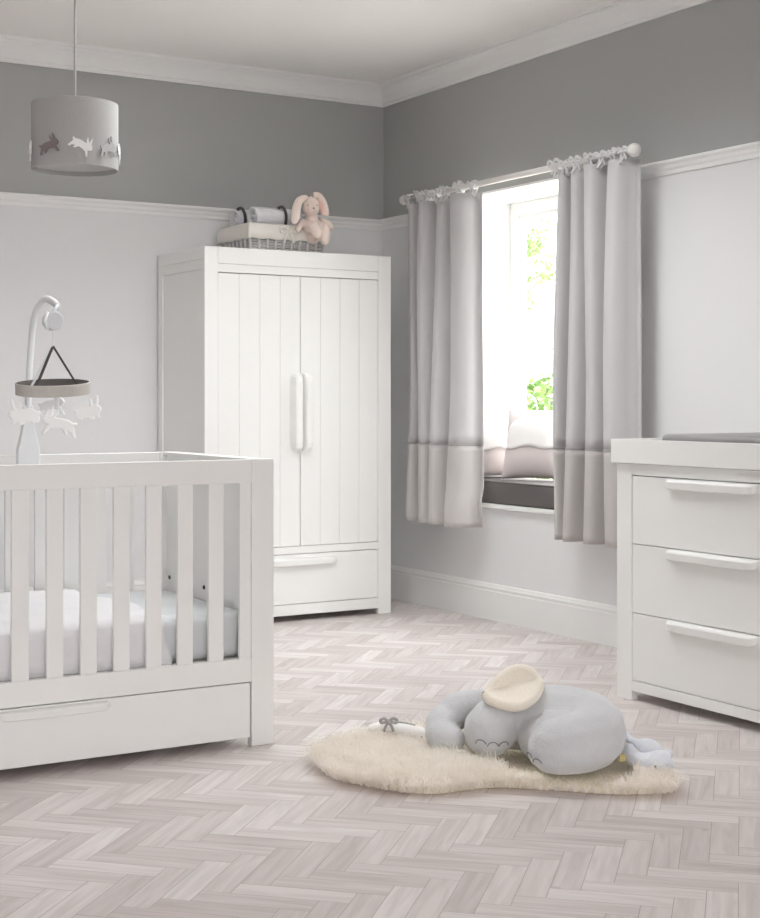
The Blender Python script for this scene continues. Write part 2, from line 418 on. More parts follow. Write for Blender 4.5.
def plank_door(xa, xb, za, zb):
    bm = NB(); nP = 4; wv = (xb-xa)/nP
    box(bm, xa, xb, fy+.0058, fy+.024, za, zb, 1)
    for i in range(nP):
        l, r = xa+i*wv+(.0 if i == 0 else .0018), xa+(i+1)*wv-(0 if i == nP-1 else .0018)
        box(bm, l, r, fy+.003, fy+.0057, za, zb, 0)
    return bm
def vert_handle(xb, sg):
    bm = NB()
    pr = [(0, 0), (sg*.058, 0), (sg*.056, -.004), (sg*.047, -.050), (sg*.038, -.055), (sg*.014, -.055), (sg*.006, -.048)]
    z0, z1, e = .872, 1.275, .03
    n = len(pr); rings = []
    zs = [(z0, .25), (z0+.006, .6), (z0+.02, .88), (z0+.045, 1), (z1-.045, 1), (z1-.02, .88), (z1-.006, .6), (z1, .25)]
    for z, k in zs:
        rings.append([bm.verts.new((xb+p[0]*(.35+.65*k), fy+.003+p[1]*k, z)) for p in pr])
    for i in range(len(rings)-1):
        for j in range(n): bm.faces.new((rings[i][j], rings[i][(j+1) % n], rings[i+1][(j+1) % n], rings[i+1][j]))
    bm.faces.new(rings[0][::-1]); bm.faces.new(rings[-1])
    return bm
d = obj('door', plank_door(dx0+.002, dm-.002, .387, 1.772), [M['furn'], M['groove']], wd, bevel=.001, seg=1)
obj('handle', vert_handle(dm-.003, -1), M['furn'], d, bevel=.003)
d = obj('door', plank_door(dm+.002, dx1-.002, .387, 1.772), [M['furn'], M['groove']], wd, bevel=.001, seg=1)
obj('handle', vert_handle(dm+.003, 1), M['furn'], d, bevel=.003)
obj('back_gap', bx(dx0, dx1, fy+.026, fy+.0295, .09, 1.775), M['gap'], wd) if False else None
dr = obj('drawer', bx(dx0+.002, dx1-.002, fy+.003, fy+.4, .090, .344), M['furn'], wd, bevel=.002)
def lip_handle(P, t0, t1):
    """P(out, z, t): out from the drawer front, z relative to the handle top, t along"""
    bm = NB()
    pr = [(0, 0), (.010, -.0005), (.024, -.006), (.028, -.011), (.026, -.036), (.021, -.039), (0, -.026)]
    L = t1-t0; rings = []; n = len(pr)
    for u, k in ((0, .2), (.008, .6), (.022, .88), (.05, 1), (L-.05, 1), (L-.022, .88), (L-.008, .6), (L, .2)):
        rings.append([bm.verts.new(P(p[0]*k, p[1]*(.55+.45*k)-.004*(1-k), t0+u)) for p in pr])
    for i in range(len(rings)-1):
        for j in range(n): bm.faces.new((rings[i][j], rings[i][(j+1) % n], rings[i+1][(j+1) % n], rings[i+1][j]))
    bm.faces.new(rings[0][::-1]); bm.faces.new(rings[-1])
    return bm
obj('handle', lip_handle(lambda o_, z, t: (t, fy+.003-o_, .326+z), 3.38, 3.785), M['furn'], dr, bevel=.002)

# ------------------------------------------------------------------ cot
CX0, CX1, CF, CB, CT = .745, 2.225, 4.356, 5.165, .944
cot = root('cot', 'white slatted cot bed with a drawer underneath', 'cot', ((CX0+CX1)/2, (CF+CB)/2, 0))
PW = .081
for px_ in (CX0, CX1-PW):
    for py_ in (CF, CB-.034):
        obj('post', bx(px_, px_+PW, py_, py_+.034, 0, CT), M['furn'], cot, bevel=.002)
e = obj('end_panel', bx(CX1-.052, CX1-.022, CF+.034, CB-.034, .21, CT-.012), M['furn'], cot, bevel=.002)
bm = NB()
for (y, z) in ((5.205-.06, .474), (4.851, .468)): tube(bm, [(CX1-.0545, y, z), (CX1-.045, y, z)], .0065, 12)
obj('bolt', bm, M['bolt'], e) if False else None
for (y, z) in ((5.105, .4765), (4.796, .473)):
    obj('bolt', tube(NB(), [(CX1-.0555, y, z), (CX1-.045, y, z)], .0075, 12), M['bolt'], e, label='dark bolt head on the inner face of the end panel')
obj('end_panel', bx(CX0+.022, CX0+.052, CF+.034, CB-.034, .21, CT-.012), M['furn'], cot, bevel=.002)
obj('cap_rail', bx(CX1-.07, CX1-.004, CF+.034, CB-.034, CT-.014, CT), M['furn'], cot, bevel=.002)
obj('cap_rail', bx(CX0+.004, CX0+.07, CF+.034, CB-.034, CT-.014, CT), M['furn'], cot, bevel=.002)
for y in (CF+.0015, CB-.032):
    obj('top_rail', bx(CX0+PW, CX1-PW, y, y+.03, CT-.078, CT-.001), M['furn'], cot, bevel=.002)
    obj('bottom_rail', bx(CX0+PW, CX1-PW, y, y+.03, .213, .29), M['furn'], cot, bevel=.002)
k = 0
sx = 2.020
xs = []
while sx > CX0+PW+.03:
    xs.append(sx); sx -= .1079
for y in (CF+.009, CB-.024):
    for x in xs: obj('slat', bx(x-.0267, x+.0267, y, y+.015, .285, CT-.075), M['furn'], cot, bevel=.002)
    obj('slat', bx(2.104, CX1-PW+.001, y, y+.015, .285, CT-.075), M['furn'], cot, bevel=.002)
obj('base_board', bx(CX0+.06, CX1-.055, CF+.036, CB-.036, .270, .288), M['wood_in'], cot)
dr = obj('drawer', bx(CX0+PW+.004, CX1-PW-.004, CF+.004, CB-.1, .030, .2095), M['furn'], cot, bevel=.002)
obj('handle', lip_handle(lambda o_, z, t: (t, CF+.004-o_, .2045+z*.75), 1.30, 1.655), M['furn'], dr, bevel=.002)

# mattress + quilt
def rounded_slab(x0, x1, y0, y1, z0, z1, r, seg=5):
    bm = bx(x0, x1, y0, y1, z0, z1)
    bmesh.ops.bevel(bm, geom=list(bm.edges), offset=r, segments=seg, profile=.5, affect='EDGES')
    return bm
mt = obj('mattress', rounded_slab(CX0+.068, CX1-.058, CF+.048, CB-.042, .288, .437, .035), M['sheet'], None, smooth=True, loc=(1.48, 4.75, .288))
tagit(mt, 'cot mattress under a pale grey fitted sheet', 'mattress')
def quilt():
    # draped over the mattress: profile across y, extruded along x, with soft noise
    bm = NB(); yf, yb, zt = CF+.0405, CB-.052, .447
    prof = []
    for z in (.291, .33, .37, .40): prof.append((yf, z))
    for a in range(1, 6): 
        t = a/6*PI/2; prof.append((yf+.035*(1-math.cos(t)), zt-.035*(1-math.sin(t))))
    for i in range(16): prof.append((yf+.05+(yb-yf-.05)*i/15, zt))
    nx = 60; rows = []
    for i in range(nx+1):
        u = i/nx
        row = []
        for j, (y, z) in enumerate(prof):
            xe = 1.845+.022*math.sin(j*.55) - (.05*max(0, (y-yf)/(yb-yf)))
            if j < 8: xe = 1.865-.016*math.sin(j/8*PI)+(.012 if j < 2 else 0)
            x = CX0+.075+(xe-CX0-.075)*u
            w = noise.noise(Vector((x*7, y*9, z*5)))*.010
            ed = .010 if i > nx-2 else 0
            top = j > 8
            row.append(bm.verts.new((x, y-(0 if top else max(0, 0)), z+(abs(w)*1.0+.004 if top else 0)-ed*.4)))
        rows.append(row)
    for i in range(nx):
        for j in range(len(prof)-1): bm.faces.new((rows[i][j], rows[i+1][j], rows[i+1][j+1], rows[i][j+1]))
    return bm
q = obj('quilt', quilt(), M['quilt'], None, smooth=True, loc=(1.35, 4.75, .45))
s_ = q.modifiers.new('sol', 'SOLIDIFY'); s_.thickness = .009; s_.offset = 1
tagit(q, 'white quilt spread over the cot mattress', 'quilt')

# ------------------------------------------------------------------ cot mobile
mb = root('cot_mobile', 'white cot mobile with a grey hoop and hanging felt bunnies', 'mobile', (1.637, CB-.05, CT))
by = CB-.044
def P3(px, py, Y):     # point on the plane y = Y seen at a pixel of the photograph (used as a ruler only)
    a = (px-CX)/F; b = (HY-py)/F
    rx, ry = a*CS+SN, -a*SN+CS
    t = Y/ry
    return Vector((rx*t, Y, CAMH+b*t))
bm = NB()
p0 = P3(28, 466, by)
rings = []
for z, hw, dp in ((.90, .040, .016), (.96, .040, .016), (.985, .034, .016), (1.02, .026, .014), (1.06, .02, .012), (1.12, .017, .011)):
    rings.append([bm.verts.new((p0.x+sx_*hw, by+sy_*dp, z)) for sx_, sy_ in ((-1,-1),(1,-1),(1,1),(-1,1))])
for i in range(len(rings)-1):
    for j in range(4): bm.faces.new((rings[i][j], rings[i][(j+1) % 4], rings[i+1][(j+1) % 4], rings[i+1][j]))
bm.faces.new(rings[0]); bm.faces.new(rings[-1])
obj('clamp', bm, M['mob_white'], mb, bevel=.004)
hc = P3(53, 388, 4.93)              # hoop centre
kn = P3(53, 321, 4.93)
top = P3(45, 300, 5.03)
arm = crom([Vector((p0.x, by, 1.10)), P3(29, 380, by), P3(32, 335, by), P3(36, 312, 5.08), top, P3(53, 302, 4.98), P3(57.5, 306, 4.94)], 8)
obj('arm', tube(NB(), arm, .014, 10, flat=(Vector((CS, -SN, 0)), .8)), M['mob_white'], mb, smooth=True)
arm2 = crom([P3(33, 384, by-.002), P3(36, 340, by-.01), P3(40, 318, 5.0), P3(46, 303, 5.0), P3(55, 302.5, 4.95)], 8)
obj('arm_inner', tube(NB(), arm2, .005, 8), M['mob_white'], mb, smooth=True) if False else None
kb = obj('winder', tube(NB(), [kn+Vector((0, -.02, 0)), kn+Vector((0, .022, 0))], .033, 24), M['mob_knob'], mb, bevel=.005, seg=3, label='pale grey round winder')
obj('winder_collar', tube(NB(), [kn+Vector((-.026, -.018, .03)), kn+Vector((-.036, -.018, .0)), kn+Vector((-.026, -.018, -.03))], .007, 8), M['mob_white'], kb, smooth=True)
obj('winder_hook', tube(NB(), [P3(57.5, 305, 4.94), kn+Vector((0, 0, .03))], .006, 8), M['mob_white'], mb, smooth=True)
ap = P3(53, 346, 4.93)
obj('cord', tube(NB(), [kn-Vector((0, 0, .03)), ap], .0022, 6), M['mob_white'], mb)
HR = .127
bm = NB()
lathe(bm, [(HR, -.019), (HR, .019), (HR-.004, .020), (HR-.005, .018), (HR-.005, -.018), (HR-.004, -.02)], hc, 56, closed=True)
TILT = Matrix.Rotation(math.radians(6.5), 3, Vector((CS, -SN, 0)))
for f in bm.faces:
    c = f.calc_center_median(); f.material_index = 1 if (Vector((c.x, c.y))-Vector((hc.x, hc.y))).length < HR-.0045 else 0
bmesh.ops.rotate(bm, verts=bm.verts, cent=hc, matrix=TILT)
obj('hoop', bm, [M['hoop_out'], M['hoop_in']], mb)
rx = Vector((CS, -SN, 0)); fx = Vector((SN, CS, 0))
for ang, mk_ in ((-1.93, 'ribbon'), (.95, 'ribbon'), (2.5, 'mob_white')):
    e_ = hc+TILT @ ((rx*math.cos(ang)+fx*math.sin(ang))*(HR-.006))
    bm = tube(NB(), [ap, e_+Vector((0, 0, -.012))], .0062, 8, flat=((ap-e_).cross(Vector((0, 0, 1))).cross(ap-e_).normalized(), .25))
    obj('ribbon', bm, M[mk_], mb)
def mob_bunny(px, py, Y, wpx, ang, leap, flip=1, tilt=0):
    d_ = SN*0+1
    c = P3(px, py, Y)
    dep = c.x*SN+c.y*CS
    s = wpx*dep/F
    ux = (rx*math.cos(ang)+fx*math.sin(ang))*flip; uz = Vector((0, 0, 1))
    u2 = ux*math.cos(tilt)+uz*math.sin(tilt); z2 = uz*math.cos(tilt)-ux*math.sin(tilt)
    bm = flat_shape(NB(), rabbit(leap), c, u2*s, z2*s*.95, .016)
    o = obj('bunny', bm, M['felt_white'], mb, bevel=.005, seg=2)
    top_ = Vector((c.x, c.y, hc.z-.015)); r2 = (top_-hc); r2.z = 0
    if r2.length > HR: r2 = r2.normalized()*(HR-.003)
    tp = hc+TILT @ r2+Vector((0, 0, -.015))
    obj('thread', tube(NB(), [tp, c+Vector((0, 0, s*.2))], .0013, 5), M['mob_white'], o)
mob_bunny(24, 415, 4.88, 30, .3, False, -1, -.1)
mob_bunny(53, 406, 5.02, 28, -.3, True, 1, .15)
mob_bunny(58, 425, 4.82, 33, .35, True, -1, .25)
mob_bunny(88.5, 411, 4.86, 26, .1, False, 1, .05)

# ------------------------------------------------------------------ pendant lamp
ld = 5.05
lx, ly = SN*ld+CS*(75-CX)/F*ld, CS*ld-SN*(75-CX)/F*ld
lz0, lz1, LR = 1.926, 2.152, .1465
lamp = root('pendant_lamp', 'grey linen drum pendant lamp with leaping rabbits around its rim', 'lamp', (lx, ly, lz0))
sh = obj('lamp_shade', lathe(NB(), [(LR, 0), (LR, lz1-lz0), (LR-.003, lz1-lz0+.001), (LR-.003, 0)], (lx, ly, lz0), 64, closed=True), M['shade'], lamp, smooth=False)
sh.data.polygons.foreach_set('use_smooth', [True]*len(sh.data.polygons))
em = sh.modifiers.new('edge', 'EDGE_SPLIT'); em.split_angle = math.radians(40)
obj('diffuser', tube(NB(), [(lx, ly, lz0+.016), (lx, ly, lz0+.019)], LR-.0032, 64), M['shade'], lamp)
bm = NB(); tube(bm, [(lx, ly, lz0+.10), (lx, ly, lz1+.012)], .02, 16)
for a in range(3):
    an = a*2*PI/3
    tube(bm, [(lx, ly, lz1-.012), (lx+(LR-.002)*math.cos(an), ly+(LR-.002)*math.sin(an), lz1-.004)], .002, 6)
obj('lamp_holder', bm, M['mob_white'], lamp)
obj('cord', tube(NB(), [(lx, ly, lz1+.01), (lx, ly, ZC)], .0042, 10), M['cord'], lamp)
obj('ceiling_rose', lathe(NB(), [(.001, -.03), (.03, -.028), (.05, -.006), (.05, 0), (.001, 0)], (lx, ly, ZC), 32), M['trim'], lamp, smooth=True)
fa = math.atan2(-ly, -lx)       # angle of the side that faces into the room
rl = [(33, 'felt_grey', True), (-9, 'felt_white', True), (-48, 'felt_pale', True), (-86, 'felt_white', True), (84, 'felt_white', True), (150, 'felt_grey', True), (205, 'felt_pale', True)]
for deg, mk_, lp in rl:
    an = fa - math.radians(deg)*1.0
    out = Vector((math.cos(an), math.sin(an), 0)); tg = Vector((-math.sin(an), math.cos(an), 0))
    c = Vector((lx, ly, lz0+.060))+out*(LR+.0035)
    tl = {'felt_grey': .25, 'felt_white': -.45, 'felt_pale': .2}[mk_]
    u2 = tg*math.cos(tl)+Vector((0, 0, 1))*math.sin(tl); z2 = Vector((0, 0, 1))*math.cos(tl)-tg*math.sin(tl)
    bm = flat_shape(NB(), rabbit(True), c, u2*.072, z2*.068, .004)
    obj('rabbit_cutout', bm, M[mk_], sh)
    
# ------------------------------------------------------------------ chest of drawers
HX, HB = 3.704, XW-.02
HY1, HY0 = 4.365, 3.385
ch = root('chest_of_drawers', 'wide white chest of three drawers with a changing top', 'chest of drawers', ((HX+HB)/2, (HY0+HY1)/2, 0))
hp = .085
bm = NB()
box(bm, HX, HX+.03, HY1-hp, HY1, 0, .897); box(bm, HX, HX+.03, HY0, HY0+hp, 0, .897)
box(bm, HX+.03, HB, HY1-.03, HY1-.004, .04, .897); box(bm, HX+.03, HB, HY0+.004, HY0+.03, .04, .897)
box(bm, HB-.05, HB, HY1-.03, HY1, 0, .897); box(bm, HB-.05, HB, HY0, HY0+.03, 0, .897)
box(bm, HX+.001, HX+.03, HY0+hp, HY1-hp, .854, .897)
box(bm, HX+.001, HX+.03, HY0+hp, HY1-hp, .036, .075)
box(bm, HX+.03, HB, HY0+.03, HY1-.03, .045, .06); box(bm, HB-.012, HB-.004, HY0+.03, HY1-.03, .06, .89)
obj('carcass', bm, M['furn'], ch, bevel=.002)
bm = NB()
tz0, tz1 = .899, .989
box(bm, HX-.018, HX+.004, HY0-.018, HY1+.014, tz0, tz1); box(bm, HB-.022, HB, HY0-.018, HY1+.014, tz0, tz1)
box(bm, HX+.004, HB-.022, HY1-.008, HY1+.014, tz0, tz1); box(bm, HX+.004, HB-.022, HY0-.018, HY0+.004, tz0, tz1)
box(bm, HX+.004, HB-.022, HY0+.004, HY1-.008, tz0, tz0+.02)
obj('changer_top', bm, M['furn'], ch, bevel=.002)
for z0, z1 in ((.0775, .3315), (.3345, .5915), (.5945, .851)):
    dr = obj('drawer', bx(HX+.003, HX+.45, HY0+hp+.002, HY1-hp-.002, z0, z1), M['furn'], ch, bevel=.002)
    obj('handle', lip_handle(lambda o_, z, t, z1=z1: (HX+.003-o_, t, z1-.001+z), 3.636, 4.085), M['furn'], dr, bevel=.002)
cm = root('changing_mat', 'dark grey padded changing mat lying on the chest of drawers', 'changing mat', (4.05, 3.8, tz0+.02))
o = obj('pad', rounded_slab(HX+.03, HB-.05, HY0+.06, 4.155, tz0+.021, 1.012, .02), M['change_mat'], cm, smooth=True)
bm = NB(); tube(bm, crom([(HX+.25, 3.765, 1.008), (HX+.33, 3.74, 1.008), (HX+.34, 3.6, 1.008), (HX+.34, 3.44, 1.008)], 6), .022, 12)
tube(bm, [(HB-.10, 3.46, 1.008), (HB-.10, 4.1, 1.008)], .016, 12)
obj('side_bolster', bm, M['change_mat'], cm, smooth=True)

# ------------------------------------------------------------------ curtain rod and curtains
RX, RZ = 4.300, 2.235
rod = root('curtain_rod', 'white curtain rod with round ends mounted over the window', 'curtain rod', (RX, 5.9, RZ))
rp = obj('rod', tube(NB(), [(RX, 4.975, RZ), (RX, 6.83, RZ)], .0155, 16), M['rod'], rod, smooth=True)
for y in (4.95, 6.85):
    bm = ball(NB(), (RX, y, RZ), .031 if y < 5 else .027, sub=3); tube(bm, [(RX, y+(.02 if y < 5 else -.02), RZ), (RX, y+(.04 if y < 5 else -.04), RZ)], .02, 16)
    obj('ball_finial', bm, M['rod'], rod, smooth=True)
for y in (5.26, 6.70):
    bm = tube(NB(), [(RX, y, RZ-.012), (XW-.004, y, RZ-.012)], .009, 10); tube(bm, [(XW-.012, y, RZ-.012), (XW+.001, y, RZ-.012)], .026, 20)
    obj('bracket', bm, M['rod'], rod)

def curtain_sheet(lobes, z0, z1, A, seed, zb, zt, dx=0.0, nz=14, grow=0.0, bunch=None):
    """lobes: list of y boundaries (descending). Returns bm sheet."""
    bm = NB(); ks = 26; cols = []
    prof = []
    for i in range(len(lobes)-1):
        a, b = lobes[i], lobes[i+1]
        amp = A*min(1.1, .6+abs(a-b)/.2*.4)
        g = min(.22, .027/abs(a-b))
        for k in range(ks+(1 if i == len(lobes)-2 else 0)):
            s = k/ks
            q = (s-g)/(1-2*g)
            prof.append((a+(b-a)*s, amp*(max(0, 1-abs(2*q-1)**3.2)**.6 if 0 < q < 1 else 0), i, s))
    for (y, d_, i, s) in prof:
        colv = []
        for r in range(nz+1):
            z = z1+(z0-z1)*r/nz; t = (zt-z)/(zt-zb)
            ph = noise.noise(Vector((y*3+seed, z*1.3, seed)))*.012
            yy = y+noise.noise(Vector((i*1.7+seed, z*1.1, 3.1)))*.016*t
            x = RX+.045-d_*(.75+.25*t+.12*math.sin(z*2.2+i*2+seed))+ph*.6-dx
            if bunch and z < bunch[0] and y < bunch[1]:
                x -= .010*math.sin((z-bunch[0])*22)*min(1, (bunch[1]-y)/.1)*math.exp(-((z-.63)/.12)**2)
            colv.append(bm.verts.new((x, yy, z)))
        cols.append(colv)
    for i in range(len(cols)-1):
        for r in range(nz): bm.faces.new((cols[i][r], cols[i+1][r], cols[i+1][r+1], cols[i][r+1]))
    return bm
def curtain(name, label, lobes, ztop, zbot, zseam, A, seed, ties, bunch=None):
    c = root(name, label, 'curtain', (RX, (lobes[0]+lobes[-1])/2, zbot), 'pair of tie-top curtains')
    p = obj('panel', curtain_sheet(lobes, zseam, ztop, A, seed, zbot, ztop, nz=24, bunch=bunch), M['curtain'], c, smooth=True)
    s_ = p.modifiers.new('sol', 'SOLIDIFY'); s_.thickness = .003
    b = obj('border', curtain_sheet(lobes, zbot, zseam, A, seed, zbot, ztop, dx=.0, nz=14, bunch=bunch), M['curtain_band'], c, smooth=True)
    s_ = b.modifiers.new('sol', 'SOLIDIFY'); s_.thickness = .003
    g = obj('seam', curtain_sheet(lobes, zseam-.003, zseam+.003, A, seed, zbot, ztop, dx=.001, nz=1), M['piping'], b, smooth=True)
    s_ = g.modifiers.new('sol', 'SOLIDIFY'); s_.thickness = .004
    for i, (y, dx) in enumerate(ties):
        rr = random.Random(i*7+seed)
        bm = NB()
        ring(bm, (RX, y, RZ), .0205, .005, 'y', 18, 6)
        ring(bm, (RX, y+.012, RZ), .0205, .004, 'y', 18, 6)
        tube(bm, [(RX-.015, y, RZ-.016), (RX-.012-dx, y+rr.uniform(-.01, .01), ztop-.02)], .0085, 8, flat=(Vector((1, 0, 0)), .35))
        tube(bm, [(RX+.015, y, RZ-.016), (RX+.0-dx, y+rr.uniform(-.01, .01), ztop-.02)], .0085, 8, flat=(Vector((1, 0, 0)), .35))
        an = rr.uniform(-.5, .5)
        bow(bm, (RX-.026, y, RZ+rr.uniform(-.006, .012)), (math.sin(an)*.3, -math.cos(an), rr.uniform(-.2, .2)), (-.2, .0, 1), rr.uniform(.028, .038), .0075)
        obj('tie', bm, M['tie'], c, smooth=True)
    return c
curtain('curtain', 'grey curtain on the wardrobe side of the window', [6.79, 6.68, 6.535, 6.39, 6.165], 2.197, .485, .905, .125, 2, [(6.775, .01), (6.68, -.02), (6.60, .03), (6.50, .0), (6.43, .03), (6.29, .03), (6.17, 0)], bunch=(.80, 6.35))
curtain('curtain', 'grey curtain on the chest of drawers side of the window', [5.485, 5.405, 5.28, 5.13, 4.955], 2.200, .487, .912, .13, 5, [(5.49, .01), (5.41, 0), (5.33, .03), (5.23, .0), (5.15, .03), (5.07, .0), (5.00, .03)])

# ------------------------------------------------------------------ window seat
ws = root('window_seat_cushion', 'charcoal box cushion filling the window ledge', 'seat cushion', (4.6, (WY0+WY1)/2, WZ0))
obj('pad', rounded_slab(XW-.005, XW+RD-.01, WY0+.016, WY1-.016, WZ0, .719, .012, 3), M['seat_grey'], ws, smooth=True)
bm = NB()
for z in (.714,): tube(bm, [(XW-.003, WY0+.025, z), (XW-.003, WY1-.025, z)], .005, 8)
obj('piping', bm, M['seat_grey'], ws, smooth=True)
def pillow(name, label, c, rotz, lean, w_, h_, th=.075):
    p = root(name, label, 'pillow', c, 'cloud pillows on the window seat')
    rot = Matrix.Rotation(rotz, 3, 'Z') @ Matrix.Rotation(lean, 3, 'Y')
    # local: front faces -X, width along Y, height along Z
    def surf(u, v):
        e = (1-abs(2*u-1)**2.6)*(1-abs(2*v-1)**2.6)
        k = .94+.06*abs(2*v-1)**2; kk = .94+.06*abs(2*u-1)**2
        return (th*max(e, 0)**.55, (u-.5)*w_*k, (v-.5)*h_*kk+h_*.5)
    def grid(n, sg, off, f=lambda u, v: True, mi=None):
        bm = NB(); V = {}
        for i in range(n+1):
            for j in range(n+1):
                d_, y, z = surf(i/n, j/n)
                V[i, j] = bm.verts.new(Vector(c)+rot @ Vector((-sg*(d_+off), y, z)))
        for i in range(n):
            for j in range(n):
                fc = bm.faces.new((V[i, j], V[i+1, j], V[i+1, j+1], V[i, j+1]))
        return bm
    a = grid(36, 1, 0); b = grid(36, -1, 0)
    me_ = bpy.data.meshes.new('t'); b.to_mesh(me_); b.free(); a.from_mesh(me_); bpy.data.meshes.remove(me_)
    bmesh.ops.remove_doubles(a, verts=a.verts, dist=.0005)
    obj('cover', a, M['pillow'], p, smooth=True)
    # cloud applique on the front
    bm = NB(); n = 40
    def low(u): return .41+.022*math.sin(u*13+.5)
    def high(u): 
        return .60+.30*max(0, 1-((u-.5)/.42)**2)**.5+.015*math.sin(u*16)
    us = [.06+.88*i/n for i in range(n+1)]
    rows = []
    for u in us:
        r_ = []
        for j in range(11):
            v = low(u)+(high(u)-low(u))*j/10
            d_, y, z = surf(u, v)
            r_.append(bm.verts.new(Vector(c)+rot @ Vector((-(d_+.003), y, z))))
        rows.append(r_)
    for i in range(n):
        for j in range(10): bm.faces.new((rows[i][j], rows[i+1][j], rows[i+1][j+1], rows[i][j+1]))
    cl = obj('cloud_patch', bm, M['pillow_cloud'], p, smooth=True, label='white cloud patch')
    s_ = cl.modifiers.new('sol', 'SOLIDIFY'); s_.thickness = .006; s_.offset = 0
    pts = []
    for u in us:
        d_, y, z = surf(u, low(u)); pts.append(Vector(c)+rot @ Vector((-(d_+.005), y, z)))
    obj('stitching', tube(NB(), pts, .0018, 6), M['piping'], cl)
    return p
pillow('pillow', 'cloud pillow leaning on the window recess side beside the wardrobe side curtain', (4.620, 6.432, .723), 1.42, .08, .33, .36)
pillow('pillow', 'cloud pillow leaning on its neighbour and half behind the chest side curtain', (4.63, 6.10, .723), .47, .24, .40, .38)

# ------------------------------------------------------------------ basket on the wardrobe
bx0, bx1, by0, by1, bz = 3.36, 3.80, 6.85, 7.20, T+.0015
bk = root('wicker_basket', 'white wicker basket with a cloth liner on top of the wardrobe', 'basket', ((bx0+bx1)/2, (by0+by1)/2, bz))
H_ = .135
def rect_ring(t, ins):      # point on rectangle perimeter, t in [0,1)
    x0, x1, y0, y1 = bx0+ins, bx1-ins, by0+ins, by1-ins
    L = 2*((x1-x0)+(y1-y0)); s = t*L
    if s < x1-x0: return (x0+s, y0)
    s -= x1-x0
    if s < y1-y0: return (x1, y0+s)
    s -= y1-y0
    if s < x1-x0: return (x1-s, y1)
    s -= x1-x0
    return (x0, y1-s)
bm = NB()
nst = 64
for row in range(10):
    z = bz+.007+row*.0135
    ins = .012-.012*row/9
    pts = []
    for k in range(nst*2+1):
        t = (k/(nst*2)) % 1.0
        x, y = rect_ring(t, ins); cxm, cym = (bx0+bx1)/2, (by0+by1)/2
        o_ = .0035*(1 if (k//1+row) % 2 else -1)
        x += o_*(1 if x > cxm else -1)*(abs(y-by0-ins) > 1e-4 and abs(y-by1+ins) > 1e-4); y += o_*(1 if y > cym else -1)*(abs(x-bx0-ins) > .004 and abs(x-bx1+ins) > .004)
        pts.append((x, y, z))
    tube(bm, pts, .0062, 6, cap=False)
obj('weave', bm, M['wicker_grey'], bk, smooth=True)
bm = NB()
for k in range(nst):
    if k % 2: continue
    x0_, y0_ = rect_ring(k/nst, .012); x1_, y1_ = rect_ring(k/nst, 0)
    dx_ = (-.006 if abs(x0_-bx0-.012) < 1e-4 else .006 if abs(x0_-bx1+.012) < 1e-4 else 0); dy_ = (-.006 if abs(y0_-by0-.012) < 1e-4 else .006 if abs(y0_-by1+.012) < 1e-4 else 0)
    tube(bm, [(x0_+dx_, y0_+dy_, bz), (x1_+dx_, y1_+dy_, bz+H_)], .0075, 6)
obj('stake_frame', bm, M['wicker'], bk, smooth=True)
obj('basket_base', bx(bx0+.015, bx1-.015, by0+.015, by1-.015, bz+.001, bz+.012), M['wicker_grey'], bk)
# liner: cloth folded over the rim with a wavy hem
bm = NB(); nl = 160; rws = []
for (off, z, wv) in ((-.012, bz+H_-.02, 0), (-.006, bz+H_+.012, 0), (.006, bz+H_+.016, 0), (.014, bz+H_+.006, .002), (.017, bz+H_-.025, .003), (.019, bz+H_-.066, .004)):
    r_ = []
    for k in range(nl):
        x, y = rect_ring(k/nl, -off)
        zz = z+wv*math.sin(k*.7)+(.006*math.sin(k*.25) if wv > .004 else 0)
        r_.append(bm.verts.new((x, y, zz)))
    rws.append(r_)
for i in range(len(rws)-1):
    for k in range(nl): bm.faces.new((rws[i][k], rws[i][(k+1) % nl], rws[i+1][(k+1) % nl], rws[i+1][k]))
o = obj('liner', bm, M['liner'], bk, smooth=True); s_ = o.modifiers.new('s', 'SOLIDIFY'); s_.thickness = .003
obj('bow', bow(NB(), (3.575, by0-.028, bz+.115), (1, 0, 0), (0, 0, 1), .05, .008), M['liner'], bk, smooth=True)

def roll(name, label, x0, x1, y, z, r, seed):
    b = root(name, label, 'blanket', ((x0+x1)/2, y, z-r), 'rolled blankets in the wicker basket')
    bm = NB(); n = 90; turns = 3.2; cols = []
    for k in range(n+1):
        th = turns*2*PI*k/n; rad = .010+(r-.010)*k/n
        sg = [(x0, .96), (x0+.01, 1), (x0+(x1-x0)*.5, 1.02), (x1-.01, 1), (x1, .96)]
        cols.append([bm.verts.new((x+noise.noise(Vector((th, x, seed)))*.004, y+rad*f*math.cos(th), z+rad*f*math.sin(th))) for x, f in sg])
    for k in range(n):
        for j in range(4): bm.faces.new((cols[k][j], cols[k+1][j], cols[k+1][j+1], cols[k][j+1]))
    o = obj('roll', bm, M['blanket'], b, smooth=True); s_ = o.modifiers.new('s', 'SOLIDIFY'); s_.thickness = .007; s_.offset = 0
    return b, o
b1, r1 = roll('rolled_blanket', 'white patterned blanket roll tied with dark ribbon at the basket front', 3.425, 3.70, 6.955, bz+.192, .060, 1)
obj('ribbon', ring(NB(), (3.592, 6.955, bz+.192), .066, .008, 'x', 32, 8), M['ribbon'], b1, smooth=True)
b2, r2 = roll('rolled_blanket', 'white patterned blanket roll tied with dark ribbon behind the front roll', 3.40, 3.70, 7.115, bz+.190, .062, 4)
obj('ribbon', ring(NB(), (3.43, 7.115, bz+.190), .068, .008, 'x', 32, 8), M['ribbon'], b2, smooth=True)

